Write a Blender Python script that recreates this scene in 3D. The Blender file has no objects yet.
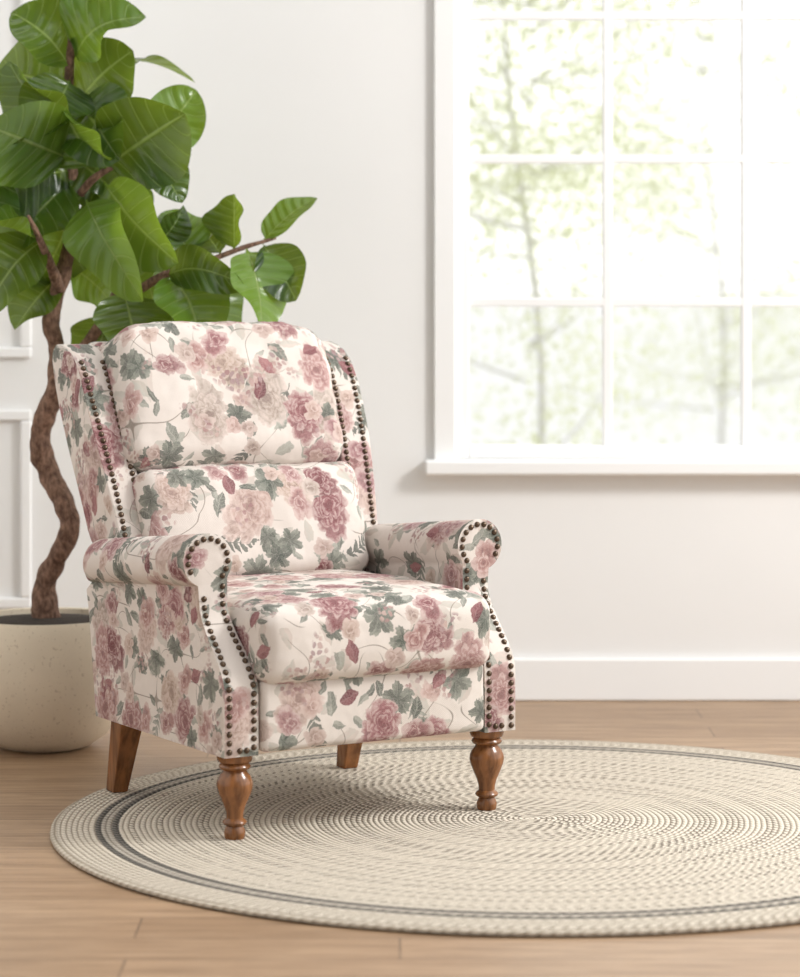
import bpy, bmesh, math, random
from mathutils import Vector, Matrix, noise as mnoise
random.seed(7)
C = bpy.context.scene.collection
PI = math.pi
F = 2760.0; HC = 1.15; YH = 277.0
def at(px, py, Y):
    return Vector(((px-400)*Y/F, Y, HC-(py-YH)*Y/F))

# ------------------------------------------------------------------ node DSL
class NT:
    def __init__(s, name):
        s.mat = bpy.data.materials.new(name); s.mat.use_nodes = True
        s.t = s.mat.node_tree; s.n = s.t.nodes; s.l = s.t.links
        s.bsdf = s.n['Principled BSDF']
    def put(s, sock, v):
        if v is None: return
        if isinstance(v, bpy.types.NodeSocket): s.l.new(v, sock)
        elif isinstance(v, (tuple, list)):
            n = len(sock.default_value)
            sock.default_value = (tuple(v)+(1.0,))[:n] if len(v) < n else tuple(v)[:n]
        else: sock.default_value = v
    def m(s, op, a, b=None, c=None):
        x = s.n.new('ShaderNodeMath'); x.operation = op
        s.put(x.inputs[0], a); s.put(x.inputs[1], b); s.put(x.inputs[2], c)
        return x.outputs[0]
    def vm(s, op, a, b=None, scale=None):
        x = s.n.new('ShaderNodeVectorMath'); x.operation = op
        s.put(x.inputs[0], a); s.put(x.inputs[1], b)
        if scale is not None: s.put(x.inputs['Scale'], scale)
        return x.outputs['Value'] if op in ('LENGTH', 'DOT_PRODUCT', 'DISTANCE') else x.outputs['Vector']
    def mix(s, f, a, b):
        x = s.n.new('ShaderNodeMix'); x.data_type = 'RGBA'
        s.put(x.inputs[0], f); s.put(x.inputs[6], a); s.put(x.inputs[7], b)
        return x.outputs[2]
    def ss(s, v, lo, hi):
        x = s.n.new('ShaderNodeMapRange'); x.interpolation_type = 'SMOOTHSTEP'
        s.put(x.inputs['Value'], v); s.put(x.inputs['From Min'], lo); s.put(x.inputs['From Max'], hi)
        x.inputs['To Min'].default_value = 0; x.inputs['To Max'].default_value = 1
        return x.outputs['Result']
    def noise(s, vec, scale, detail=2, rough=.5, col=False):
        x = s.n.new('ShaderNodeTexNoise'); s.put(x.inputs['Vector'], vec)
        x.inputs['Scale'].default_value = scale; x.inputs['Detail'].default_value = detail
        x.inputs['Roughness'].default_value = rough
        return x.outputs['Color'] if col else x.outputs['Fac']
    def sep(s, v):
        x = s.n.new('ShaderNodeSeparateXYZ'); s.put(x.inputs[0], v); return x.outputs
    def comb(s, a, b, c=0.0):
        x = s.n.new('ShaderNodeCombineXYZ'); s.put(x.inputs[0], a); s.put(x.inputs[1], b); s.put(x.inputs[2], c); return x.outputs[0]
    def coord(s, which):
        return s.n.new('ShaderNodeTexCoord').outputs[which]
    def ramp(s, f, stops, const=False):
        x = s.n.new('ShaderNodeValToRGB'); s.put(x.inputs[0], f)
        if const: x.color_ramp.interpolation = 'CONSTANT'
        e = x.color_ramp.elements
        while len(e) < len(stops): e.new(.5)
        for k, (p, c) in enumerate(stops): e[k].position = p; e[k].color = tuple(c)+(1,)
        return x.outputs['Color']
    def bump(s, h, strength=.3, dist=.01, prev=None):
        x = s.n.new('ShaderNodeBump'); s.put(x.inputs['Height'], h)
        x.inputs['Strength'].default_value = strength; x.inputs['Distance'].default_value = dist
        if prev is not None: s.l.new(prev, x.inputs['Normal'])
        s.l.new(x.outputs[0], s.bsdf.inputs['Normal'])
        return x.outputs[0]
    def out(s, col=None, rough=.5, metal=0.0, spec=None):
        s.put(s.bsdf.inputs['Base Color'], col); s.put(s.bsdf.inputs['Roughness'], rough)
        s.bsdf.inputs['Metallic'].default_value = metal
        if spec is not None: s.bsdf.inputs['Specular IOR Level'].default_value = spec
        return s.mat
    def translucent(s, c, f):
        tr = s.n.new('ShaderNodeBsdfTranslucent'); s.put(tr.inputs['Color'], c)
        mx = s.n.new('ShaderNodeMixShader'); mx.inputs[0].default_value = f
        s.l.new(s.bsdf.outputs[0], mx.inputs[1]); s.l.new(tr.outputs[0], mx.inputs[2])
        s.l.new(mx.outputs[0], s.n['Material Output'].inputs['Surface'])
        return s.mat

# ------------------------------------------------------------------ materials
def floral():
    t = NT('floral_fabric')
    uv = t.coord('UV')
    sx = t.sep(uv); P0 = t.comb(sx[0], sx[1], 0)
    w = t.vm('SUBTRACT', t.noise(P0, 34, 3, .62, col=True), (.5, .5, .5))
    P = t.vm('ADD', P0, t.vm('SCALE', w, scale=.021)); q = t.sep(P); P = t.comb(q[0], q[1], 0)
    fine = t.noise(P0, 95, 4, .65)
    finec = t.m('SUBTRACT', fine, .5)
    wash = t.m('SUBTRACT', t.noise(P0, 42, 3, .6), .5)
    def cell(scale, seed, rnd=.85):
        Q = t.vm('ADD', t.vm('SCALE', P, scale=scale), (seed, seed*1.7, 0))
        v = t.n.new('ShaderNodeTexVoronoi'); v.voronoi_dimensions = '2D'; v.feature = 'F1'
        t.put(v.inputs['Vector'], Q); v.inputs['Scale'].default_value = 1; v.inputs['Randomness'].default_value = rnd
        d = t.vm('SUBTRACT', Q, v.outputs['Position']); s = t.sep(d)
        r = t.m('SQRT', t.m('ADD', t.m('MULTIPLY', s[0], s[0]), t.m('MULTIPLY', s[1], s[1])))
        c = t.sep(v.outputs['Color'])
        th = t.m('ADD', t.m('ARCTAN2', s[1], s[0]), t.m('MULTIPLY', c[0], 6.283))
        return r, th, c[0], c[1], c[2]
    def cosn(th, n, ph=0.0):
        return t.m('COSINE', t.m('ADD', t.m('MULTIPLY', th, float(n)), ph))
    base = t.mix(t.ss(t.noise(P0, 6, 2), .35, .7), (.70, .63, .575), (.635, .565, .51))
    col = base
    def leaf(col, scale, seed, prob, stops, a=.44, b=.17, op=.9, lite=(.42, .42, .36), ribs=1.0):
        r, th, c0, c1, c2 = cell(scale, seed)
        x = t.m('MULTIPLY', r, t.m('COSINE', th)); y = t.m('ABSOLUTE', t.m('MULTIPLY', r, t.m('SINE', th)))
        xa = t.m('DIVIDE', x, a)
        lim = t.m('MULTIPLY', t.m('SUBTRACT', 1.0, t.m('MULTIPLY', xa, xa)), b)
        dd = t.m('SUBTRACT', lim, y)
        mk = t.m('MULTIPLY', t.ss(dd, 0.0, .03), t.m('LESS_THAN', c2, prob))
        # one half of the blade lighter, like a brush-painted leaf
        half = t.m('MULTIPLY', t.m('GREATER_THAN', t.m('SINE', th), 0.0), .30)
        lc = t.ramp(t.m('ADD', t.m('ADD', c1, half), t.m('ADD', t.m('MULTIPLY', finec, .9), t.m('MULTIPLY', wash, .8))), stops)
        rib = t.ss(y, .03, .005)
        side = t.m('MULTIPLY', t.ss(t.m('SINE', t.m('MULTIPLY', t.m('SUBTRACT', x, y), 52.0)), .5, 1.0), .35)
        lc = t.mix(t.m('MULTIPLY', t.m('MAXIMUM', t.m('MULTIPLY', rib, .5), side), ribs), lc, lite)
        return t.mix(t.m('MULTIPLY', mk, op), col, lc)
    # sprig: several leaflets in pairs along a curved stalk
    def sprig(col, scale, seed, prob, stops):
        r, th, c0, c1, c2 = cell(scale, seed)
        x = t.m('MULTIPLY', r, t.m('COSINE', th)); y0 = t.m('MULTIPLY', r, t.m('SINE', th))
        y = t.m('SUBTRACT', y0, t.m('MULTIPLY', t.m('MULTIPLY', x, x), .5)); ya = t.m('ABSOLUTE', y)
        u = t.m('MULTIPLY', t.m('SUBTRACT', x, t.m('MULTIPLY', ya, .8)), 7.0)
        fr = t.m('SUBTRACT', t.m('FRACT', u), .5)
        env = t.m('MULTIPLY', t.m('SUBTRACT', 1.0, t.m('POWER', t.m('DIVIDE', t.m('ABSOLUTE', x), .46), 2.0)), .19)
        bl = t.m('SUBTRACT', t.m('SUBTRACT', .40, t.m('MULTIPLY', t.ss(t.m('DIVIDE', ya, .20), .35, 1.0), .38)), t.m('ABSOLUTE', fr))
        lf = t.m('MULTIPLY', t.ss(bl, .0, .08), t.ss(t.m('SUBTRACT', env, ya), .0, .015))
        stalk = t.m('MULTIPLY', t.ss(ya, .014, .006), t.m('LESS_THAN', t.m('ABSOLUTE', x), .48))
        mk = t.m('MULTIPLY', t.m('MAXIMUM', lf, stalk), t.m('LESS_THAN', c2, prob))
        lc = t.ramp(t.m('ADD', t.m('ADD', c1, t.m('MULTIPLY', fr, .3)), t.m('MULTIPLY', t.m('ADD', finec, wash), .9)), stops)
        return t.mix(t.m('MULTIPLY', mk, .9), col, lc)
    # faded background foliage
    bgl = [(0, (.46, .395, .33)), (.5, (.38, .375, .325)), (1, (.52, .42, .37))]
    col = leaf(col, 10, 3.1, .40, bgl, .47, .17, .5)
    col = leaf(col, 15, 63.1, .42, bgl, .47, .18, .65)
    # stems
    for sd, sc_ in ((0.0, 6.5), (9.0, 8.5)):
        n1 = t.noise(t.vm('ADD', P0, (3.3+sd, 1.2, 0)), sc_, 0)
        st = t.m('MULTIPLY', t.ss(t.m('ABSOLUTE', t.m('SUBTRACT', n1, .5)), .0068, .002), t.ss(t.noise(t.vm('ADD', P0, (sd, 0, 0)), 6, 1), .46, .52))
        col = t.mix(t.m('MULTIPLY', st, .75), col, (.17, .135, .105))
    green = [(0, (.055, .068, .057)), (.4, (.115, .127, .105)), (.8, (.21, .22, .19)), (1, (.33, .33, .285))]
    col = sprig(col, 8.5, 17.3, .32, green)
    col = leaf(col, 15, 11.3, .40, green, .47, .2)
    col = leaf(col, 22, 7.9, .34, green, .47, .18)
    # lobed leaves: each lobe shaded from a dark heart to a lighter rim
    def palm(col, scale, seed, prob):
        r, th, c0, c1, c2 = cell(scale, seed)
        lob = t.m('ABSOLUTE', cosn(th, 2.5))
        R = t.m('MULTIPLY', t.m('ADD', .54, t.m('MULTIPLY', t.m('POWER', lob, .7), .46)), t.m('ADD', .37, t.m('MULTIPLY', c1, .12)))
        R = t.m('MULTIPLY', R, t.m('ADD', 1.0, t.m('MULTIPLY', cosn(th, 23), .045)))
        tt = t.m('ADD', t.m('DIVIDE', r, R), t.m('MULTIPLY', wash, .3))
        mk = t.m('MULTIPLY', t.ss(tt, 1.0, .93), t.m('LESS_THAN', c2, prob))
        half = t.m('MULTIPLY', t.m('GREATER_THAN', t.m('SINE', t.m('MULTIPLY', th, 5.0)), 0.0), .25)
        k = t.m('ADD', t.m('MULTIPLY', t.ss(tt, .1, 1.0), .42), t.m('ADD', half, t.m('ADD', t.m('MULTIPLY', c1, .3), t.m('MULTIPLY', t.m('ADD', finec, wash), .8))))
        lc = t.ramp(k, [(0, (.040, .052, .044)), (.5, (.105, .12, .098)), (1, (.27, .28, .235))])
        lc = t.mix(t.m('MULTIPLY', t.ss(lob, .985, .999), .35), lc, (.36, .36, .31))
        return t.mix(t.m('MULTIPLY', mk, .92), col, lc)
    col = palm(col, 11, 21.7, .30)
    # flowers: nested rings of overlapping petals
    def flower(col, scale, seed, prob, stops, r0, r1, op=.96, lit=.62, rings=((1.0, 9), (.80, 7), (.60, 6), (.42, 5), (.24, 3)), target=(.71, .59, .54), oval=.10):
        r, th, c0, c1, c2 = cell(scale, seed, .9)
        R = t.m('MULTIPLY', t.m('ADD', r0, t.m('MULTIPLY', c1, r1)), t.m('ADD', 1.0, t.m('ADD', t.m('MULTIPLY', cosn(th, 2, 1.0), oval), t.m('MULTIPLY', cosn(th, 3, 2.0), .07))))
        off = t.m('MULTIPLY', cosn(th, 1, .6), .22)
        tt = t.m('ADD', t.m('DIVIDE', r, R), t.m('ADD', t.m('MULTIPLY', finec, .14), t.m('MULTIPLY', wash, .30)))
        here = t.m('LESS_THAN', c2, prob)
        dark = t.ramp(c0, stops)
        deep = t.mix(.45, dark, (.09, .027, .03))
        lite = t.mix(lit, dark, target)
        for i, (rho, n) in enumerate(rings):
            ph = t.m('ADD', t.m('MULTIPLY', c1, 9.0), i*1.9+.4)
            lobe = t.m('ABSOLUTE', t.m('COSINE', t.m('ADD', t.m('MULTIPLY', th, n/2.0), t.m('ADD', ph, t.m('MULTIPLY', tt, 1.5)))))
            edge = t.m('MULTIPLY', rho, t.m('ADD', .70, t.m('MULTIPLY', t.m('POWER', lobe, .6), .30)))
            k = t.m('DIVIDE', t.m('ADD', tt, t.m('MULTIPLY', off, .0 if i == 0 else 1.0)), edge)
            inner = (rings[i+1][0]/rho*.8) if i+1 < len(rings) else 0.0
            g = t.m('ADD', t.m('MULTIPLY', t.ss(k, inner, 1.0), .66), t.m('MULTIPLY', t.ss(lobe, .0, .7), .30))
            g = t.m('ADD', g, t.m('ADD', t.m('MULTIPLY', finec, .8), t.m('MULTIPLY', wash, .8)))
            g = t.m('SUBTRACT', g, .05*i)
            pc = t.mix(t.ss(g, .0, .42), deep, dark); pc = t.mix(t.ss(g, .28, 1.0), pc, lite)
            mk = t.m('MULTIPLY', t.m('MULTIPLY', t.ss(k, 1.0, .93), here), op)
            col = t.mix(mk, col, pc)
        return col
    pale = [(0, (.47, .36, .29)), (.35, (.47, .325, .285)), (.7, (.40, .33, .28)), (1, (.45, .30, .265))]
    rose = [(0, (.18, .045, .055)), (.25, (.28, .105, .115)), (.5, (.32, .165, .175)), (.75, (.38, .205, .185)), (1, (.22, .078, .09))]
    col = flower(col, 6.6, 31.3, .38, pale, .36, .13, .80, .64, oval=.2)
    col = palm(col, 14, 71.7, .20)
    col = flower(col, 7.8, 43.9, .36, rose, .33, .16, .92, .60, oval=.14)
    # loose open blossoms with five petals
    col = flower(col, 11, 55.2, .20, rose, .33, .14, .92, .60, ((1.0, 5), (.5, 5), (.22, 3)), oval=.2)
    col = flower(col, 16, 101.2, .20, pale, .34, .12, .93, .48, ((1.0, 5), (.4, 3)), oval=.1)
    # buds
    col = leaf(col, 13.5, 83.2, .12, [(0, (.10, .02, .03)), (.5, (.18, .045, .058)), (1, (.30, .12, .125))], .36, .21, .94, (.44, .27, .26), .6)
    # small blossom sprays
    r, th, c0, c1, c2 = cell(70, 5.0)
    bm_ = t.m('MULTIPLY', t.ss(r, .44, .30), t.ss(t.noise(t.vm('ADD', P0, (7, 2, 0)), 10, 1), .60, .65))
    bc = t.ramp(c1, [(0, (.25, .11, .12)), (.4, (.50, .35, .31)), (.7, (.31, .20, .21)), (1, (.56, .44, .38))])
    col = t.mix(t.m('MULTIPLY', bm_, .85), col, bc)
    # woven yarns
    wv = t.m('MULTIPLY', t.m('SINE', t.m('MULTIPLY', sx[0], 1500.0)), t.m('SINE', t.m('MULTIPLY', sx[1], 1500.0)))
    g = t.noise(t.vm('MULTIPLY', P0, (1.0, 1.6, 1)), 330, 2, .7)
    col = t.mix(t.m('MULTIPLY', t.ss(g, .35, .7), .24), col, (.56, .50, .45))
    b1 = t.bump(t.noise(P0, 15, 2), .3, .02)
    t.bump(t.m('ADD', g, t.m('MULTIPLY', wv, .3)), .3, .002, b1)
    t.out(col, .9, spec=.2)
    return t.mat

def wood(name, a, b, rough=.35, sc=(14, 14, 2), bump=.08):
    t = NT(name); o = t.coord('Object')
    v = t.vm('MULTIPLY', o, sc)
    n = t.noise(v, 4, 4, .6)
    c = t.mix(t.ss(n, .3, .7), a, b)
    t.bump(n, bump, .002 if bump < .2 else .012)
    return t.out(c, rough)

def plain(name, c, rough=.6, nz=0.0, sc=8, bump=0.0, metal=0.0, spec=None, speck=None):
    t = NT(name); o = t.coord('Object'); n = t.noise(o, sc, 4)
    col = t.mix(t.ss(n, .25, .75), tuple(x*(1-nz) for x in c), c)
    if speck: col = t.mix(t.m('MULTIPLY', t.ss(t.noise(o, 120, 2), .62, .70), .6), col, speck)
    if bump: t.bump(t.noise(o, sc*6, 4), bump, .004)
    return t.out(col, rough, metal, spec)

def floor_mat():
    t = NT('oak_floor'); o = t.coord('Object')
    b = t.n.new('ShaderNodeTexBrick'); t.put(b.inputs['Vector'], o)
    b.inputs['Scale'].default_value = 1; b.inputs['Brick Width'].default_value = 1.25; b.inputs['Row Height'].default_value = .15
    b.inputs['Mortar Size'].default_value = .0022; b.inputs['Mortar Smooth'].default_value = .3
    b.offset = .37
    b.inputs['Color1'].default_value = (.30, .188, .106, 1); b.inputs['Color2'].default_value = (.41, .27, .162, 1)
    b.inputs['Mortar'].default_value = (.11, .07, .042, 1)
    gr = t.noise(t.vm('MULTIPLY', o, (1.2, 30, 1)), 3, 6, .7)
    g2 = t.noise(t.vm('MULTIPLY', o, (2.0, 9, 1)), 2, 3, .6)
    c = t.mix(t.m('MULTIPLY', t.ss(gr, .42, .62), .8), b.outputs['Color'], (.19, .113, .06))
    c = t.mix(t.m('MULTIPLY', t.ss(g2, .45, .75), .35), c, (.46, .315, .195))
    t.bump(gr, .05, .002)
    return t.out(c, .42)

def rug_mat():
    t = NT('braided_jute'); o = t.coord('Object'); s = t.sep(o)
    W = .0118
    r = t.m('SQRT', t.m('ADD', t.m('MULTIPLY', s[0], s[0]), t.m('MULTIPLY', s[1], s[1])))
    th = t.m('ARCTAN2', s[1], s[0])
    fib = t.noise(o, 160, 3)
    rw = t.m('ADD', r, t.m('MULTIPLY', t.m('SUBTRACT', t.noise(o, 7, 2), .5), .008))
    rw = t.m('ADD', rw, t.m('MULTIPLY', t.m('SUBTRACT', fib, .5), .003))
    k = t.m('DIVIDE', rw, W); idx = t.m('FLOOR', k); fr = t.m('FRACT', k)
    cnt = t.m('ROUND', t.m('MULTIPLY', idx, W*2*PI/.024))
    wn = t.n.new('ShaderNodeTexWhiteNoise'); wn.noise_dimensions = '1D'; t.put(wn.inputs['W'], idx)
    rv = wn.outputs['Value']
    tw = t.m('SINE', t.m('ADD', t.m('MULTIPLY', cnt, th), t.m('ADD', t.m('MULTIPLY', fr, 3.5), t.m('MULTIPLY', rv, 6.0))))
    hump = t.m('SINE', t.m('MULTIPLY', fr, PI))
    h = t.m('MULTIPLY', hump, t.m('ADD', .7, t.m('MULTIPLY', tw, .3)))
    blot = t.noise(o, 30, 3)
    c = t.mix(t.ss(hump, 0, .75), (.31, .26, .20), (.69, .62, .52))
    c = t.mix(t.m('MULTIPLY', t.ss(fib, .4, .7), .38), c, (.52, .45, .355))
    c = t.mix(t.m('MULTIPLY', t.ss(tw, .2, 1.0), .22), c, (.39, .325, .25))
    inner = t.m('LESS_THAN', r, .845)
    dash = t.m('MULTIPLY', t.m('MULTIPLY', t.ss(tw, .1, .6), inner), t.ss(rv, .35, .6))
    dash = t.m('MULTIPLY', dash, t.ss(blot, .30, .50))
    c = t.mix(t.m('MULTIPLY', dash, .68), c, (.12, .098, .076))
    rim = t.m('MULTIPLY', t.ss(tw, .0, .8), t.m('GREATER_THAN', r, .915))
    c = t.mix(t.m('MULTIPLY', rim, .45), c, (.32, .265, .20))
    rr = t.m('ADD', r, t.m('MULTIPLY', t.m('SUBTRACT', fib, .5), .006))
    def band(a, b, f, col, base):
        q = t.m('MULTIPLY', t.ss(rr, a, a+.003), t.ss(rr, b, b-.003))
        return t.mix(t.m('MULTIPLY', q, t.m('ADD', f, t.m('MULTIPLY', tw, .15))), base, col)
    c = band(.857, .909, .45, (.16, .148, .135), c)
    c = band(.857, .874, .82, (.06, .057, .054), c)
    c = band(.893, .909, .82, (.06, .057, .054), c)
    edge = t.m('GREATER_THAN', r, .984)
    c = t.mix(t.m('MULTIPLY', edge, .4), c, (.30, .25, .19))
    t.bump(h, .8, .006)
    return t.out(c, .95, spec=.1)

def leaf_mat():
    t = NT('glossy_leaf'); uv = t.coord('UV'); s = t.sep(uv)
    x = t.m('ABSOLUTE', s[0])
    tt = t.m('FRACT', s[1]); lid = t.m('FLOOR', s[1])
    wn = t.n.new('ShaderNodeTexWhiteNoise'); wn.noise_dimensions = '1D'; t.put(wn.inputs['W'], lid)
    c = t.ramp(wn.outputs['Value'], [(0, (.016, .046, .009)), (.45, (.034, .088, .013)), (.8, (.075, .16, .02)), (1, (.16, .28, .04))])
    c = t.mix(t.m('MULTIPLY', t.ss(t.noise(t.coord('Object'), 14, 3), .4, .7), .3), c, (.10, .18, .03))
    sv = t.m('SINE', t.m('MULTIPLY', t.m('SUBTRACT', tt, t.m('MULTIPLY', t.m('POWER', x, 1.3), .14)), 50.0))
    vein = t.m('MAXIMUM', t.m('MULTIPLY', t.ss(x, .055, .015), 1.0), t.m('MULTIPLY', t.ss(sv, .92, 1.0), .5))
    c = t.mix(t.m('MULTIPLY', vein, .65), c, (.30, .40, .13))
    t.bump(t.m('ADD', t.m('MULTIPLY', vein, -1.0), t.m('MULTIPLY', sv, .4)), .5, .006)
    t.out(c, .24, spec=.6)
    return t.translucent(t.mix(.5, c, (.48, .62, .05)), .40)

def glass_mat():
    t = NT('window_glass')
    tr = t.n.new('ShaderNodeBsdfTransparent'); gl = t.n.new('ShaderNodeBsdfGlossy'); gl.inputs['Roughness'].default_value = .02
    mx = t.n.new('ShaderNodeMixShader'); mx.inputs[0].default_value = .04
    t.l.new(tr.outputs[0], mx.inputs[1]); t.l.new(gl.outputs[0], mx.inputs[2]); t.l.new(mx.outputs[0], t.n['Material Output'].inputs['Surface'])
    return t.mat
def outleaf():
    t = NT('glare_washed_foliage'); n = t.noise(t.coord('Object'), 3, 2)
    c = t.mix(t.ss(n, .3, .7), (.78, .81, .55), (.86, .88, .68)); t.out(c, .7)  # haze and overexposed daylight painted into the leaf colour
    return t.translucent(c, .7)

FAB = floral()
LEGW = wood('walnut_leg', (.12, .046, .015), (.28, .112, .036), .22)
WALL = plain('white_wall', (.85, .847, .838), .8, .02, 3, .03)
TRIM = plain('white_trim', (.90, .90, .895), .45, .01, 3)
FLOOR = floor_mat(); RUG = rug_mat()
POTM = plain('cream_ceramic', (.70, .605, .465), .7, .07, 9, .15, speck=(.42, .33, .23))
SOIL = plain('dark_soil', (.05, .035, .025), .95, .5, 40, .8)
BARK = wood('bark', (.095, .048, .03), (.29, .168, .112), .85, (26, 26, 14), .8)
LEAF = leaf_mat(); NAIL = plain('bronze_nail', (.13, .09, .062), .3, .3, 60, metal=.85)
GLASS = glass_mat()
LAWN = plain('glare_washed_lawn', (.96, .965, .945), .9, .02, .6)  # near-white ground: blown-out daylight put into the colour
OBARK = plain('glare_washed_bark', (.82, .81, .77), .9, .05, 8)  # trunks whitened in colour to imitate overexposed outdoor haze
OLEAF = outleaf()

# ------------------------------------------------------------------ mesh helpers
def link(name, bm, mat, parent=None, smooth=True, bevel=0, sharp=None, weld=True):
    if weld: bmesh.ops.remove_doubles(bm, verts=bm.verts, dist=1e-5)
    bmesh.ops.recalc_face_normals(bm, faces=bm.faces)
    me = bpy.data.meshes.new(name); bm.to_mesh(me); bm.free()
    for p in me.polygons: p.use_smooth = smooth
    if sharp: me.set_sharp_from_angle(angle=math.radians(sharp))
    me.materials.append(mat)
    o = bpy.data.objects.new(name, me); C.objects.link(o)
    if parent: o.parent = parent
    if bevel:
        b = o.modifiers.new('bevel', 'BEVEL'); b.width = bevel; b.segments = 4; b.limit_method = 'ANGLE'; b.angle_limit = math.radians(42)
    return o
def newbm():
    bm = bmesh.new(); bm.loops.layers.uv.new('UVMap'); return bm
def face(bm, vs, uvs=None, off=(0, 0)):
    try: f = bm.faces.new(vs)
    except ValueError: return
    if uvs:
        L = bm.loops.layers.uv.active
        for l, u in zip(f.loops, uvs): l[L].uv = (u[0]+off[0], u[1]+off[1])
def box(bm, a, b):
    (x0, y0, z0), (x1, y1, z1) = a, b
    v = [bm.verts.new(p) for p in ((x0,y0,z0),(x1,y0,z0),(x1,y1,z0),(x0,y1,z0),(x0,y0,z1),(x1,y0,z1),(x1,y1,z1),(x0,y1,z1))]
    for q in ((0,1,2,3),(4,5,6,7),(0,1,5,4),(1,2,6,5),(2,3,7,6),(3,0,4,7)): bm.faces.new([v[i] for i in q])
def rbox(sx, sy, sz, r, deform, off=(0, 0), mid=12):
    bm = newbm(); H = (sx/2, sy/2, sz/2)
    def axis(h):
        e = [-h + r*(1-math.cos(PI/2*i/6)) for i in range(6)]
        e += [-(h-r) + 2*(h-r)*i/mid for i in range(mid+1)]
        e += [h - r*(1-math.cos(PI/2*i/6)) for i in range(5, -1, -1)]
        return e
    A = [axis(h) for h in H]
    def pos(p):
        q = [max(-(h-r), min(h-r, c)) for c, h in zip(p, H)]
        d = Vector(p)-Vector(q)
        w = Vector(q) + (d.normalized()*r if d.length > 1e-9 else d)
        return Vector(deform(w.x, w.y, w.z))
    hx, hy, hz = H
    specs = [(0, 2, 1, -hy, lambda p: (p[0], p[2])), (0, 2, 1, hy, lambda p: (p[0]+3, p[2])),
             (0, 1, 2, hz, lambda p: (p[0], hz+p[1]+hy)), (0, 1, 2, -hz, lambda p: (p[0], -hz-p[1]-hy)),
             (1, 2, 0, -hx, lambda p: (-hx-(p[1]+hy), p[2])), (1, 2, 0, hx, lambda p: (hx+p[1]+hy, p[2]))]
    for (i, j, k, c, uvf) in specs:
        G = []
        for a in A[i]:
            row = []
            for b in A[j]:
                p = [0, 0, 0]; p[i] = a; p[j] = b; p[k] = c
                row.append((bm.verts.new(pos(p)), uvf(p)))
            G.append(row)
        for a in range(len(G)-1):
            for b in range(len(G[0])-1):
                qd = [G[a][b], G[a+1][b], G[a+1][b+1], G[a][b+1]]
                face(bm, [x[0] for x in qd], [x[1] for x in qd], off)
    return bm
def slab(levels, off=(0, 0)):
    """levels: rows of four points out-front, in-front, in-back, out-back, going up"""
    bm = newbm(); V = [[bm.verts.new(p) for p in L] for L in levels]
    s = [0.0]*4; S = [list(s)]
    for a, b in zip(levels, levels[1:]):
        s = [s[i]+(Vector(b[i])-Vector(a[i])).length for i in range(4)]; S.append(list(s))
    tot = max(S[-1])
    for k in range(len(V)-1):
        for i in range(4):
            j = (i+1) % 4
            def uv(kk, ii):
                p = levels[kk][ii]
                if i == 0: return (p[0], p[2])
                if i == 2: return (p[0]+2, p[2])
                if i == 3: return (-p[1]-.3, S[kk][ii])
                return (-p[1]-.3, 2*tot-S[kk][ii])
            face(bm, [V[k][i], V[k][j], V[k+1][j], V[k+1][i]], [uv(k, i), uv(k, j), uv(k+1, j), uv(k+1, i)], off)
    for row, L in ((V[0], levels[0]), (V[-1], levels[-1])):
        face(bm, row, [(-p[1]-.3, p[0]+tot) for p in L], off)
    return bm
def lathe(prof, n=40):
    bm = newbm(); R = []
    for (r, z) in prof:
        R.append([bm.verts.new((max(r, 1e-4)*math.cos(2*PI*i/n), max(r, 1e-4)*math.sin(2*PI*i/n), z)) for i in range(n)])
    for a, b in zip(R, R[1:]):
        for i in range(n): bm.faces.new((a[i], a[(i+1) % n], b[(i+1) % n], b[i]))
    bm.faces.new(R[0]); bm.faces.new(R[-1])
    return bm
def smooth_path(pts, sub=6):
    P = [Vector(p[:3]) for p in pts]; R = [p[3] for p in pts]; out = []
    for i in range(len(P)-1):
        a, b, c, d = P[max(i-1, 0)], P[i], P[i+1], P[min(i+2, len(P)-1)]
        for k in range(sub):
            t = k/sub
            q = .5*((2*b)+(c-a)*t+(2*a-5*b+4*c-d)*t*t+(3*b-a-3*c+d)*t**3)
            out.append((q, R[i]*(1-t)+R[i+1]*t))
    out.append((P[-1], R[-1])); return out
def tube(bm, pts, n=10, sub=6, knob=0):
    S = smooth_path(pts, sub); prev = None; up = Vector((.3, 1, .1)).normalized()
    for k, (p, r) in enumerate(S):
        d = (S[min(k+1, len(S)-1)][0]-S[max(k-1, 0)][0]).normalized()
        u = (up - d*up.dot(d)).normalized(); v = d.cross(u); up = u
        ring = []
        for i in range(n):
            q = u*math.cos(2*PI*i/n)+v*math.sin(2*PI*i/n)
            rr = r*(1+knob*2.2*mnoise.noise((p+q*r)*28)) if knob else r
            ring.append(bm.verts.new(p+q*rr))
        if prev:
            for i in range(n): bm.faces.new((prev[i], prev[(i+1) % n], ring[(i+1) % n], ring[i]))
        else: bm.faces.new(ring)
        prev = ring
    bm.faces.new(prev)
def interp(tab, z):
    if z <= tab[0][0]: return tab[0][1]
    for (a, va), (b, vb) in zip(tab, tab[1:]):
        if z <= b:
            t = (z-a)/(b-a); return va+(vb-va)*t
    return tab[-1][1]
def sst(a, b, x):
    t = max(0, min(1, (x-a)/(b-a))); return t*t*(3-2*t)
def tag(o, label, cat, group=None, kind=None):
    o['label'] = label; o['category'] = cat
    if group: o['group'] = group
    if kind: o['kind'] = kind
def empty(name, loc, rz=0):
    o = bpy.data.objects.new(name, None); C.objects.link(o); o.location = loc; o.rotation_euler = (0, 0, rz); o.empty_display_size = .1
    return o
def struct(name, bm, mat, parent=None, **k):
    o = link(name, bm, mat, parent, **k)
    if parent is None: o['kind'] = 'structure'
    return o

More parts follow.
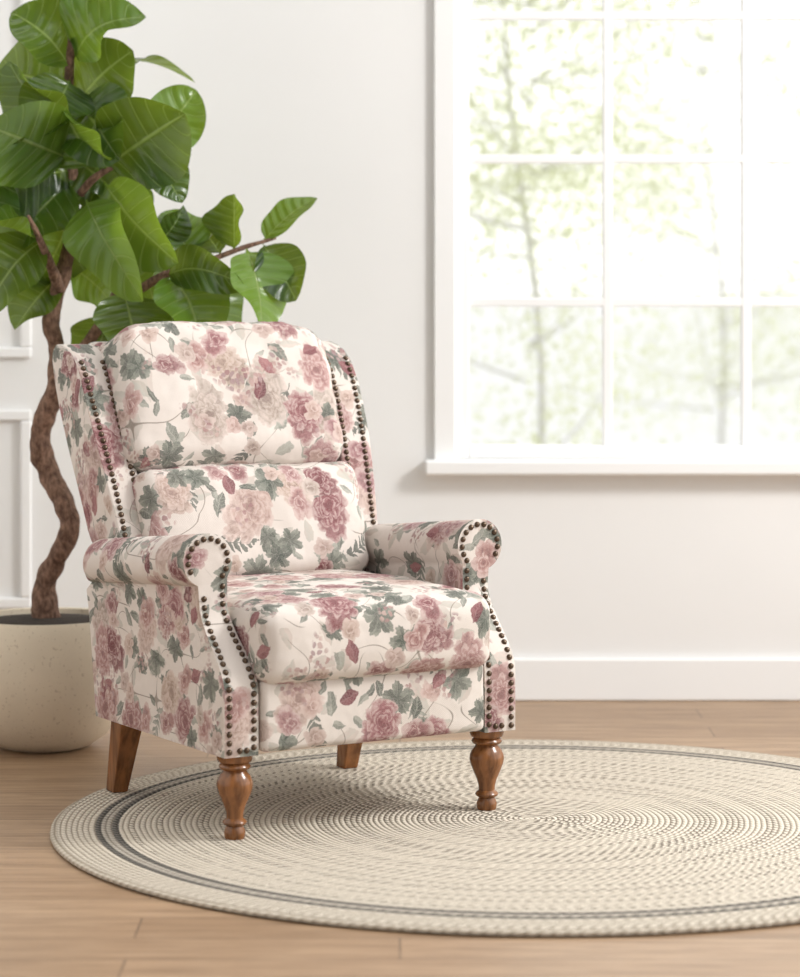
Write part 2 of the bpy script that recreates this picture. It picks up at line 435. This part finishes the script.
# ------------------------------------------------------------------ the room
YW = 7.5
bm = newbm(); box(bm, (-1.9, -.6, -.08), (3.4, YW+.2, 0)); struct('floor', bm, FLOOR, smooth=False)
WX0, WX1, WZ0, WZ1 = .150, 1.74, .655, 2.29
bm = newbm()
box(bm, (-1.9, YW, 0), (WX0, YW+.2, 2.9)); box(bm, (WX1, YW, 0), (3.4, YW+.2, 2.9))
box(bm, (WX0, YW, 0), (WX1, YW+.2, WZ0)); box(bm, (WX0, YW, WZ1), (WX1, YW+.2, 2.9))
struct('wall_back', bm, WALL, smooth=False)
bm = newbm(); box(bm, (-2.0, 3.0, 0), (-1.9, YW+.2, 2.9)); struct('wall_left', bm, WALL, smooth=False)
def baseb(name, a, b):
    bm = newbm(); box(bm, a, b); return struct(name, bm, TRIM, smooth=False, bevel=.006)
baseb('baseboard_back', (-1.9, YW-.018, 0), (3.4, YW, .115))
baseb('baseboard_left', (-1.9, 3.0, 0), (-1.882, YW-.018, .115))
# raised wall panels at the left of the back wall
def panel(name, x0, x1, z0, z1, w=.03):
    bm = newbm()
    for a, b in (((x0, z0), (x1, z0+w)), ((x0, z1-w), (x1, z1)), ((x0, z0+w), (x0+w, z1-w)), ((x1-w, z0+w), (x1, z1-w))):
        box(bm, (a[0], YW-.016, a[1]), (b[0], YW, b[1]))
    return struct(name, bm, TRIM, smooth=False, bevel=.006, weld=False)
panel('trim_1', -1.72, -1.0, .25, .79); panel('trim_2', -1.72, -1.0, .93, 2.5)
# window
YF = YW+.012
win = empty('window_1', ((WX0+WX1)/2, YF, WZ0)); win['kind'] = 'structure'
inv = Matrix.Translation(-win.location)
def wpart(name, boxes, mat, bev=.004):
    bm = newbm()
    for a, b in boxes: box(bm, a, b)
    bmesh.ops.transform(bm, matrix=inv, verts=bm.verts)
    return link(name, bm, mat, win, smooth=False, bevel=bev, weld=False)
gx0, gx1, gz0, gz1 = WX0+.038, WX1-.038, WZ0+.035, WZ1-.035
wpart('window_frame', [((WX0, YF, WZ0), (gx0, YF+.07, WZ1)), ((gx1, YF, WZ0), (WX1, YF+.07, WZ1)),
                       ((gx0, YF, WZ0), (gx1, YF+.07, gz0)), ((gx0, YF, gz1), (gx1, YF+.07, WZ1))], TRIM)
cw = .058
wpart('window_casing', [((WX0-cw, YW-.02, WZ0-.03), (WX0, YW, WZ1+cw)), ((WX1, YW-.02, WZ0-.03), (WX1+cw, YW, WZ1+cw)),
                        ((WX0, YW-.02, WZ1), (WX1, YW, WZ1+cw))], TRIM)
wpart('window_sill', [((WX0-cw-.025, YW-.06, WZ0-.04), (WX1+cw+.025, YF, WZ0))], TRIM, .008)
dx = (gx1-gx0)/4; dz = (gz1-gz0)/4
for i in range(1, 4):
    x = gx0+dx*i; wpart('muntin', [((x-.013, YF+.015, gz0), (x+.013, YF+.05, gz1))], TRIM)
for i in range(1, 4):
    z = gz0+dz*i; wpart('muntin', [((gx0, YF+.016, z-.012), (gx1, YF+.049, z+.012))], TRIM)
wpart('glass_pane', [((gx0, YF+.031, gz0), (gx1, YF+.034, gz1))], GLASS, 0)

# outdoors
bm = newbm(); box(bm, (-60, YW+.3, -.5), (90, 260, -.4)); o = struct('ground', bm, LAWN, smooth=False)
def tree(x, y, h, seed, label, spread):
    random.seed(seed)
    r = empty('tree', (x, y, -.4)); tag(r, label, 'tree', 'trees outside the window')
    bm = newbm(); tips = []
    top = Vector((random.uniform(-.2, .2), 0, h))
    tube(bm, [(0, 0, 0, .022), (.05, 0, h*.35, .018), (top.x*.6, .1, h*.7, .013), (top.x, 0, h, .005)], 8, 4)
    for k in range(32):
        z = h*random.uniform(.2, .95); a = random.uniform(0, 2*PI); L = spread*random.uniform(.45, 1)
        e = Vector((math.cos(a)*L, math.sin(a)*L*.6, z+L*random.uniform(.1, .7)))
        tube(bm, [(0, 0, z, .010), (e.x*.5, e.y*.5, z+(e.z-z)*.35, .006), (e.x, e.y, e.z, .003)], 6, 4)
        for s in (.4, .6, .8, 1): tips.append(Vector((e.x*s, e.y*s, z+(e.z-z)*s)))
    link('trunk', bm, OBARK, r, weld=False)
    bm = newbm()
    for p in tips:
        for k in range(75):
            c = p+Vector((random.gauss(0, .2), random.gauss(0, .2), random.gauss(0, .17)))
            d = Vector((random.uniform(-1, 1), random.uniform(-1, 1), random.uniform(-1, .3))).normalized()*random.uniform(.014, .026)
            s = d.cross(Vector((random.uniform(-1, 1), random.uniform(-1, 1), random.uniform(-1, 1)))).normalized()*d.length*.45
            v = [bm.verts.new(q) for q in (c-d, c+s, c+d, c-s)]; bm.faces.new(v)
    link('foliage', bm, OLEAF, r, smooth=False, weld=False)
tree(.58, 12.2, 3.3, 1, 'slim glare-washed tree outside seen through the left window panes', .9)
tree(2.6, 13.2, 3.5, 2, 'leafy glare-washed tree outside seen through the right window panes', 1.0)
tree(1.95, 17.0, 3.5, 3, 'hazy tree farthest away outside between the two nearer trees', 1.4)

# ------------------------------------------------------------------ rug
RT = .012
prof = [(0, 0), (.992, 0), (1.0, .004), (.999, .009), (.992, RT), (.5, RT), (0, RT)]
rug = link('rug', lathe(prof, 120), RUG, sharp=40); rug.location = (.272, 5.80, 0)
tag(rug, 'round cream braided jute rug with dark rings near its edge, under the armchair', 'rug')

# ------------------------------------------------------------------ armchair
CH = empty('wingback_armchair', (-.223, 6.0, RT), math.radians(30.5))
tag(CH, 'cream floral wingback armchair with rolled arms, bronze nailheads and turned wooden legs on the rug', 'armchair')
ZB = .172
def yf(z): return -.335+.112*sst(.30, .475, z)
CXA, CZA, RA = .328, .558, .056
def prof_x(z, ins=0.0):
    r = RA-ins
    ci = co = None
    if abs(z-CZA) < r:
        h = math.sqrt(r*r-(z-CZA)**2); ci, co = CXA-h, CXA+h
    if z < CZA-.03 or ci is None:
        k = sst(.30, .47, z)
        a = .270+.014*k; b = .347+.001*k
        a += ins; b -= ins
        if ci is None or ci > a: ci = a if ci is None else min(ci, a)
        co = b if co is None else max(co, b)
    return ci, co
zs = [ZB, .20, .24, .28] + [.30+.0145*i for i in range(13)]
zs = [z for z in zs if z < .50] + [CZA+RA*math.sin(math.radians(a)) for a in list(range(-66, 80, 8))+[80, 84, 88]]
nails = []
def make_arm(s):
    L = []
    for z in zs:
        a, b = prof_x(z)
        drop = .052*sst(.38, .56, z)
        yb = .29+(z-.17)*.16-.075*sst(.47, .54, z)
        L.append([(s*b, yf(z), z), (s*a, yf(z), z), (s*a, yb, z-drop), (s*b, yb, z-drop)])
    o = link('arm', slab(L, (s*1.3+.4, .37)), FAB, CH, bevel=.009)
    ins = .0108
    zz = [.183+.003*i for i in range(110)]; zz = [z for z in zz if z < .505]
    zo = [z for z in zz if z < .49]+[CZA+(RA-ins)*math.sin(math.radians(a)) for a in range(-28, 90, 3)]
    zi = zz+[CZA+(RA-ins)*math.sin(math.radians(a)) for a in range(-60, 90, 3)]
    line = [(prof_x(z, ins)[1], z) for z in sorted(zo)]+[(prof_x(z, ins)[0], z) for z in sorted(zi, reverse=True)]
    last = None; step = .0158
    for (x, z) in line:
        p = Vector((s*x, yf(z), z))
        if last is None or (p-last).length >= step:
            dy = (yf(z+.002)-yf(z-.002))/.004
            nails.append((p, Vector((0, -1, dy)).normalized(), o)); last = p
    for x in (.297, .3125):
        nails.append((Vector((s*x, yf(.184), .184)), Vector((0, -1, 0)), o))
for s in (-1, 1): make_arm(s)
# wings: narrower at the arms, rounded over at the top and at the lower rear corner
WF = [(.53, .196), (.60, .226), (.66, .252), (.72, .280), (.80, .316), (.88, .352), (.92, .372), (.945, .390), (.965, .414), (.978, .445), (.985, .480)]
WR = [(.530, .335), (.536, .362), (.548, .383), (.57, .399), (.90, .522), (.95, .538), (.97, .536), (.985, .515)]
def wx(z):
    t = sst(.52, .95, z); return .250+.022*t, .324+.027*t
def make_wing(s):
    L = []
    for z in [.530, .536, .548, .57, .60, .63, .66, .69, .72, .76, .80, .84, .88, .90, .92, .935, .945, .955, .965, .972, .978, .985]:
        f = interp(WF, z); r = interp(WR, z); xi, xo = wx(z)
        mid = .014*math.sin(PI*min(1, max(0, (z-.55)/.43)))
        L.append([(s*(xo+mid*.5), f-mid, z), (s*xi, f-mid, z), (s*xi, r, z), (s*(xo-.006+mid*.3), r, z)])
    o = link('wing', slab(L, (s*2.1+.15, 1.3)), FAB, CH, bevel=.013)
    for side in (0, 1):
        z = .575
        while z < .955:
            xi, xo = wx(z); x = (xo-.0125) if side == 0 else (xi+.0145)
            mid = .014*math.sin(PI*(z-.55)/.43)
            sl = (interp(WF, z+.004)-interp(WF, z-.004))/.008
            n = Vector((0, -1, sl)).normalized()
            nails.append((Vector((s*x, interp(WF, z)-mid-.0003, z)), n, o))
            z += .0158/math.sqrt(1+sl*sl)
for s in (-1, 1): make_wing(s)
# back shell
link('back_panel', rbox(.55, .12, .56, .03, lambda x, y, z: (x, y+.395+(z+.27-.30)*.385, z+.710), (.9, 2.2)), FAB, CH)
# base under the seat
link('base', rbox(.58, .60, .17, .015, lambda x, y, z: (x, y-.01, z+ZB+.09), (4.1, .6), 4), FAB, CH)
def wr(x, y, z, sd, amp=.006, fq=11):
    return amp*mnoise.noise(Vector((x*fq+sd, y*fq, z*fq)))+amp*.45*mnoise.noise(Vector((x*fq*2.6, y*fq*2.6+sd, z*fq*2.6)))
def tilted(cx, cy, cz, ang, bulge, hx, hz, hy, sd, taper=0.0, rnd=0.0):
    ca, sa = math.cos(ang), math.sin(ang)
    def f(x, y, z):
        k = max(0, 1-(x/hx)**4)*max(0, 1-(z/hz)**2)
        k2 = max(0, 1-(abs(x)/hx)**6)
        ed = 1-min(1, k*2.2)                      # puckers gather toward the seams
        pk = .003*ed*math.sin(x*95+sd+3*math.sin(z*20))+.003*ed*math.sin(z*80+sd)
        y2 = y+(-bulge*k**.7 + wr(x, 0, z, sd, .006)+pk if y < 0 else bulge*.2*k)
        z2 = z+((.006*k2+wr(x, y, 0, sd+4, .005)) if z > 0 else -.004*k2+wr(x, y, 0, sd+9, .004))
        z2 -= rnd*max(0, z/hz)*(abs(x)/hx)**5
        x2 = x*(1+taper*z/hz)-(.5*rnd*max(0, z/hz)**4*x/hx)
        return (cx+x2, cy+y2*ca+z2*sa, cz-y2*sa+z2*ca)
    return f
a = math.radians(22)
link('head_cushion', rbox(.550, .17, .346, .046, tilted(-.010, .366, .852, a, .022, .275, .173, .085, 1.0, .0, .026), (.13, .72), 26), FAB, CH)
link('lumbar_cushion', rbox(.546, .17, .266, .038, tilted(0, .248, .566, a, .024, .273, .133, .085, 6.0, .03), (6.4, 3.1), 26), FAB, CH)
def seatdef(x, y, z):
    k = max(0, 1-(x/.275)**4)*max(0, 1-(y/.31)**4)
    kf = max(0, 1-(x/.275)**6)
    ed = min(1, max(0, (abs(x)-.16)/.115))
    z2 = z+(.018*k+wr(x, y, 0, 3.0, .004)+.002*ed*math.sin(y*70) if z > 0 else 0)
    y2 = y-(.010*kf*max(0, 1-(z/.085)**2)+wr(x, 0, z, 8.0, .004) if y < 0 else 0)
    return (x, y2-.07, z2+.390)
link('seat_cushion', rbox(.552, .60, .155, .036, seatdef, (2.7, 5.2), 26), FAB, CH)
def fpdef(x, y, z):
    k = max(0, 1-(x/.265)**4)*max(0, 1-(z/.075)**2)
    return (x, y-.316-(.006*k+wr(x, 0, z, 5.0, .003) if y < 0 else 0), z+.251)
link('footrest_panel', rbox(.532, .06, .148, .014, fpdef, (12.6, 4.4), 20), FAB, CH)
# nailheads
nb = newbm(); N = 10
def nail_into(bm, M):
    R = []
    for (r, h) in ((.0066, -.001), (.0064, .0015), (.0050, .0038), (.0028, .0050)):
        R.append([bm.verts.new(M @ Vector((r*math.cos(2*PI*i/N), r*math.sin(2*PI*i/N), h))) for i in range(N)])
    t = bm.verts.new(M @ Vector((0, 0, .0055)))
    for p, q in zip(R, R[1:]):
        for i in range(N): bm.faces.new((p[i], p[(i+1) % N], q[(i+1) % N], q[i]))
    for i in range(N): bm.faces.new((R[-1][i], R[-1][(i+1) % N], t))
nail_into(nb, Matrix.Identity(4))
nb.normal_update(); nm = bpy.data.meshes.new('nailhead'); nb.to_mesh(nm); nb.free(); nm.materials.append(NAIL)
for p in nm.polygons: p.use_smooth = True
mw = Matrix.Translation(CH.location) @ Matrix.Rotation(math.radians(30.5), 4, 'Z')
nails.sort(key=lambda n: (mw @ n[0]).y)
rest = newbm()
for k, (p, nrm, par) in enumerate(nails):
    M = Matrix.Translation(p) @ nrm.to_track_quat('Z', 'Y').to_matrix().to_4x4()
    if k < 100:
        o = bpy.data.objects.new('nailhead', nm); C.objects.link(o); o.parent = par; o.matrix_local = M
    else: nail_into(rest, M)
if len(rest.verts):
    o = link('nailhead', rest, NAIL, CH, weld=False); o['kind'] = 'stuff'
else: rest.free()
# legs
LP = [(.0185, 0), (.0205, .004), (.0215, .014), (.0185, .022), (.0165, .026), (.023, .030), (.0245, .034), (.022, .038), (.017, .042),
      (.0175, .052), (.0215, .066), (.0285, .082), (.0345, .098), (.0365, .108), (.0355, .118), (.031, .128), (.0255, .135), (.0235, .139),
      (.030, .142), (.0325, .147), (.030, .152), (.0275, .154), (.034, .157), (.036, .164), (.036, .180)]
LP = [(r*1.02, z) for r, z in LP]
for s in (-1, 1):
    o = link('leg', lathe(LP, 32), LEGW, CH, sharp=50); o.location = (s*.302, -.292, 0); o['label'] = 'turned wooden front leg'
for s in (-1, 1):
    L = []
    for k in range(7):
        t = k/6; h = .018+.010*t; y = .300-.055*t; z = .185*t; x = s*(.292-.004*t)
        L.append([(x+s*h, y-h*1.1, z), (x-s*h, y-h*1.1, z), (x-s*h, y+h*1.1, z), (x+s*h, y+h*1.1, z)])
    o = link('leg', slab(L), LEGW, CH, smooth=False, bevel=.003); o['label'] = 'tapered square wooden rear leg'

# ------------------------------------------------------------------ potted plant
PY = 6.76; PC = at(45, 620, PY)
PL = empty('potted_fig_tree', (PC.x, PY, 0))
tag(PL, 'tall broad-leaved fig tree with a winding trunk in a cream pot behind the armchair', 'potted plant')
pp = [(.0, 0), (.090, 0), (.112, .006), (.150, .032), (.184, .078), (.206, .135), (.213, .185), (.210, .235), (.198, .285), (.187, .312), (.180, .320), (.172, .318), (.168, .285), (.0, .28)]
link('pot', lathe(pp, 64), POTM, PL, sharp=60)
link('soil', lathe([(0, .281), (.1665, .288), (.168, .306), (.10, .314), (0, .32)], 40), SOIL, PL)
loc = PL.location
def L3(px, py, dy): return at(px, py, PY+dy)-loc
bm = newbm()
def tp(px, py, r, dy=0): q = L3(px, py, dy); return (q.x, q.y, q.z, r)
tube(bm, [tp(50, 645, .040), tp(46, 612, .033), tp(45, 585, .028), tp(58, 556, .025, -.02), tp(69, 530, .024, -.03), tp(63, 500, .026, -.01), tp(47, 470, .026, .02), tp(40, 445, .028, .02),
          tp(46, 414, .025), tp(58, 384, .026, -.02), tp(56, 345, .021), tp(51, 318, .021), tp(61, 280, .019, .01), tp(71, 235, .018), tp(72, 180, .016, .02), tp(67, 120, .014, .02), tp(70, 60, .011), tp(76, 0, .008), tp(80, -40, .004)], 16, 8, .14)
link('trunk', bm, BARK, PL, weld=False)
for pts in ([tp(57, 392, .021, -.01), tp(84, 348, .016, -.02), tp(114, 310, .013, -.03), tp(160, 277, .010, -.04), tp(205, 262, .008, -.03), tp(242, 248, .006, -.02), tp(276, 238, .003)],
            [tp(60, 290, .015), tp(50, 264, .012, -.08), tp(40, 240, .009, -.14), tp(28, 215, .003, -.16)],
            [tp(73, 205, .013), tp(92, 180, .010, -.04), tp(118, 165, .006, -.06), tp(150, 158, .003, -.06)],
            [tp(90, 340, .012, -.02), tp(128, 272, .008), tp(150, 245, .006, .02), tp(172, 225, .003, .03)]):
    bm = newbm(); tube(bm, pts, 8, 6, .1); link('branch', bm, BARK, PL, weld=False)
leaves = [ # base px, tip px, width px, depth of base, depth of tip
 (98,170,60,92,84,-.06,-.14),(104,168,190,106,80,-.07,-.16),(140,160,206,84,46,-.05,.02),(72,160,-10,108,74,-.04,-.10),(72,170,-18,196,64,.02,-.06),
 (72,180,8,250,60,.0,-.06),(86,200,130,292,54,-.06,-.16),(70,210,32,280,54,.05,.02),(104,182,170,258,68,-.07,-.16),(138,172,192,148,34,.0,.06),
 (132,270,112,196,46,.02,.06),(124,292,138,348,60,-.04,-.12),(166,276,244,262,34,-.04,-.10),(170,274,202,344,62,-.03,-.10),(212,260,182,316,38,.02,.06),(246,248,272,318,56,-.02,-.10),
 (234,252,240,184,50,-.02,.0),(262,243,316,186,34,0,.05),(262,243,300,290,40,0,-.05),(196,262,158,204,48,.0,.05),(222,256,198,232,32,.0,.08),
 (44,240,-20,300,52,-.06,-.12),(74,120,18,44,74,0,-.08),(72,110,136,42,74,0,-.08),
 (72,70,6,6,72,0,-.05),(74,60,144,0,70,0,-.06),(70,95,-14,70,64,.04,.1),(80,-10,110,-80,60,0,0),(78,-5,30,-70,60,0,0),(150,160,178,198,36,-.05,-.09),
 (90,185,44,130,56,.08,.12),(110,166,154,98,52,.06,.12),(36,236,-14,214,52,-.10,-.18),(150,250,188,200,36,.02,.03),
 (60,276,16,322,42,.05,.02),(92,180,144,226,54,.06,.02),(190,268,232,336,50,.04,.06),(148,282,170,352,52,.05,.08),
 (72,140,20,150,54,.06,.14),(74,130,130,120,54,.06,.15),(76,90,190,60,50,.06,.14),(73,200,20,230,50,.08,.16),(72,225,120,260,50,.08,.15),(66,265,110,300,46,.06,.10),
 (70,80,40,130,60,-.03,-.12),(76,100,118,150,64,-.03,-.13),(74,190,160,290,40,.10,.16),(70,150,150,140,46,.1,.18),
 (112,314,92,366,46,.03,.08),(130,300,104,344,44,.06,.10),(140,292,120,250,40,.05,.10),(72,215,140,232,50,.04,.02),(70,160,128,196,56,.06,.02)]
bm = newbm(); UV = bm.loops.layers.uv.active
random.seed(21)
for k, (bx, by, tx, ty, w, d0, d1) in enumerate(leaves):
    A = L3(bx, by, d0); B = L3(tx, ty, d1); d = B-A; Ln = d.length; d.normalize()
    nrm = Vector((random.uniform(-1.1, 1.1), -1, random.uniform(-.2, 1.5)))
    side = d.cross(nrm).normalized(); n = side.cross(d).normalized()
    W = w/409*.5*random.uniform(1.18, 1.42); nl, nw = 28, 12; ph = random.uniform(0, 6); G = []
    bend = Ln*random.uniform(-.02, .34); fold = random.uniform(.1, .5); twist = random.uniform(-.9, .9); curl = random.uniform(-.16, .16)*Ln
    wave = random.uniform(.10, .24)
    for i in range(nl+1):
        t = i/nl; s0 = min(1, max(0, (t-.07)/.93))
        ww = W*max(.03, math.sin(PI*s0**.9)**.56 if 0 < s0 < 1 else .03)
        sd = side*math.cos(twist*t)+n*math.sin(twist*t); nn = n*math.cos(twist*t)-side*math.sin(twist*t)
        mid = A+d*(Ln*t)+n*(bend*math.sin(PI*t)*.8)-Vector((0, 0, .14*Ln*t*t))+side*(curl*t*t)
        row = []
        for j in range(nw+1):
            u = -1+2*j/nw
            lift = abs(u)**1.4*ww*fold+wave*W*math.sin(10*t+ph+1.7*(1 if u > 0 else 0))*abs(u)**1.6*math.sin(PI*t)
            row.append((bm.verts.new(mid+sd*(u*ww*(1+.04*math.sin(9*t+ph*2+u)))+nn*lift), (u, k+.02+.95*t)))
        G.append(row)
    for i in range(nl):
        for j in range(nw):
            q = [G[i][j], G[i+1][j], G[i+1][j+1], G[i][j+1]]
            f = bm.faces.new([x[0] for x in q])
            for l, x in zip(f.loops, q): l[UV].uv = x[1]
link('foliage', bm, LEAF, PL, weld=False)

# ------------------------------------------------------------------ light, sky, camera
wd = bpy.data.worlds.new('sky'); bpy.context.scene.world = wd; wd.use_nodes = True
wt = wd.node_tree; bg = wt.nodes['Background']; bg.inputs[0].default_value = (1, .998, .992, 1)
tc = wt.nodes.new('ShaderNodeTexCoord'); dp = wt.nodes.new('ShaderNodeVectorMath'); dp.operation = 'DOT_PRODUCT'
wt.links.new(tc.outputs['Generated'], dp.inputs[0]); dp.inputs[1].default_value = Vector((.84, .44, .32)).normalized()
mr = wt.nodes.new('ShaderNodeMapRange'); mr.interpolation_type = 'SMOOTHSTEP'
wt.links.new(dp.outputs['Value'], mr.inputs['Value'])
mr.inputs['From Min'].default_value = -.2; mr.inputs['From Max'].default_value = .8
mr.inputs['To Min'].default_value = .25; mr.inputs['To Max'].default_value = 2.15
wt.links.new(mr.outputs['Result'], bg.inputs[1])
def area(name, loc, target, size, energy, col=(1, 1, 1)):
    l = bpy.data.lights.new(name, 'AREA'); l.size = size; l.energy = energy; l.color = col
    o = bpy.data.objects.new(name, l); C.objects.link(o); o.location = loc
    o.rotation_euler = (Vector(target)-Vector(loc)).to_track_quat('-Z', 'Y').to_euler()
    return o
area('window_light', (2.7, 5.5, 2.5), (-.3, 6.1, .5), .7, 92, (1, .992, .975))
area('added_fill_light', (.9, 2.6, 3.2), (0, 7.2, 1.2), 1.6, 11, (1, .985, .965))  # added weak fill from the camera side, not a lamp of the room
cam = bpy.data.cameras.new('camera'); co = bpy.data.objects.new('camera', cam); C.objects.link(co)
co.location = (0, 0, HC); co.rotation_euler = (PI/2, 0, 0)
cam.sensor_width = 36; cam.sensor_height = 36; cam.sensor_fit = 'AUTO'; cam.lens = F*36/977; cam.shift_y = -(488.5-YH)/977
cam.dof.use_dof = True; cam.dof.focus_distance = 5.95; cam.dof.aperture_fstop = 2.8
bpy.context.scene.camera = co
bpy.context.scene.view_settings.view_transform = 'Standard'
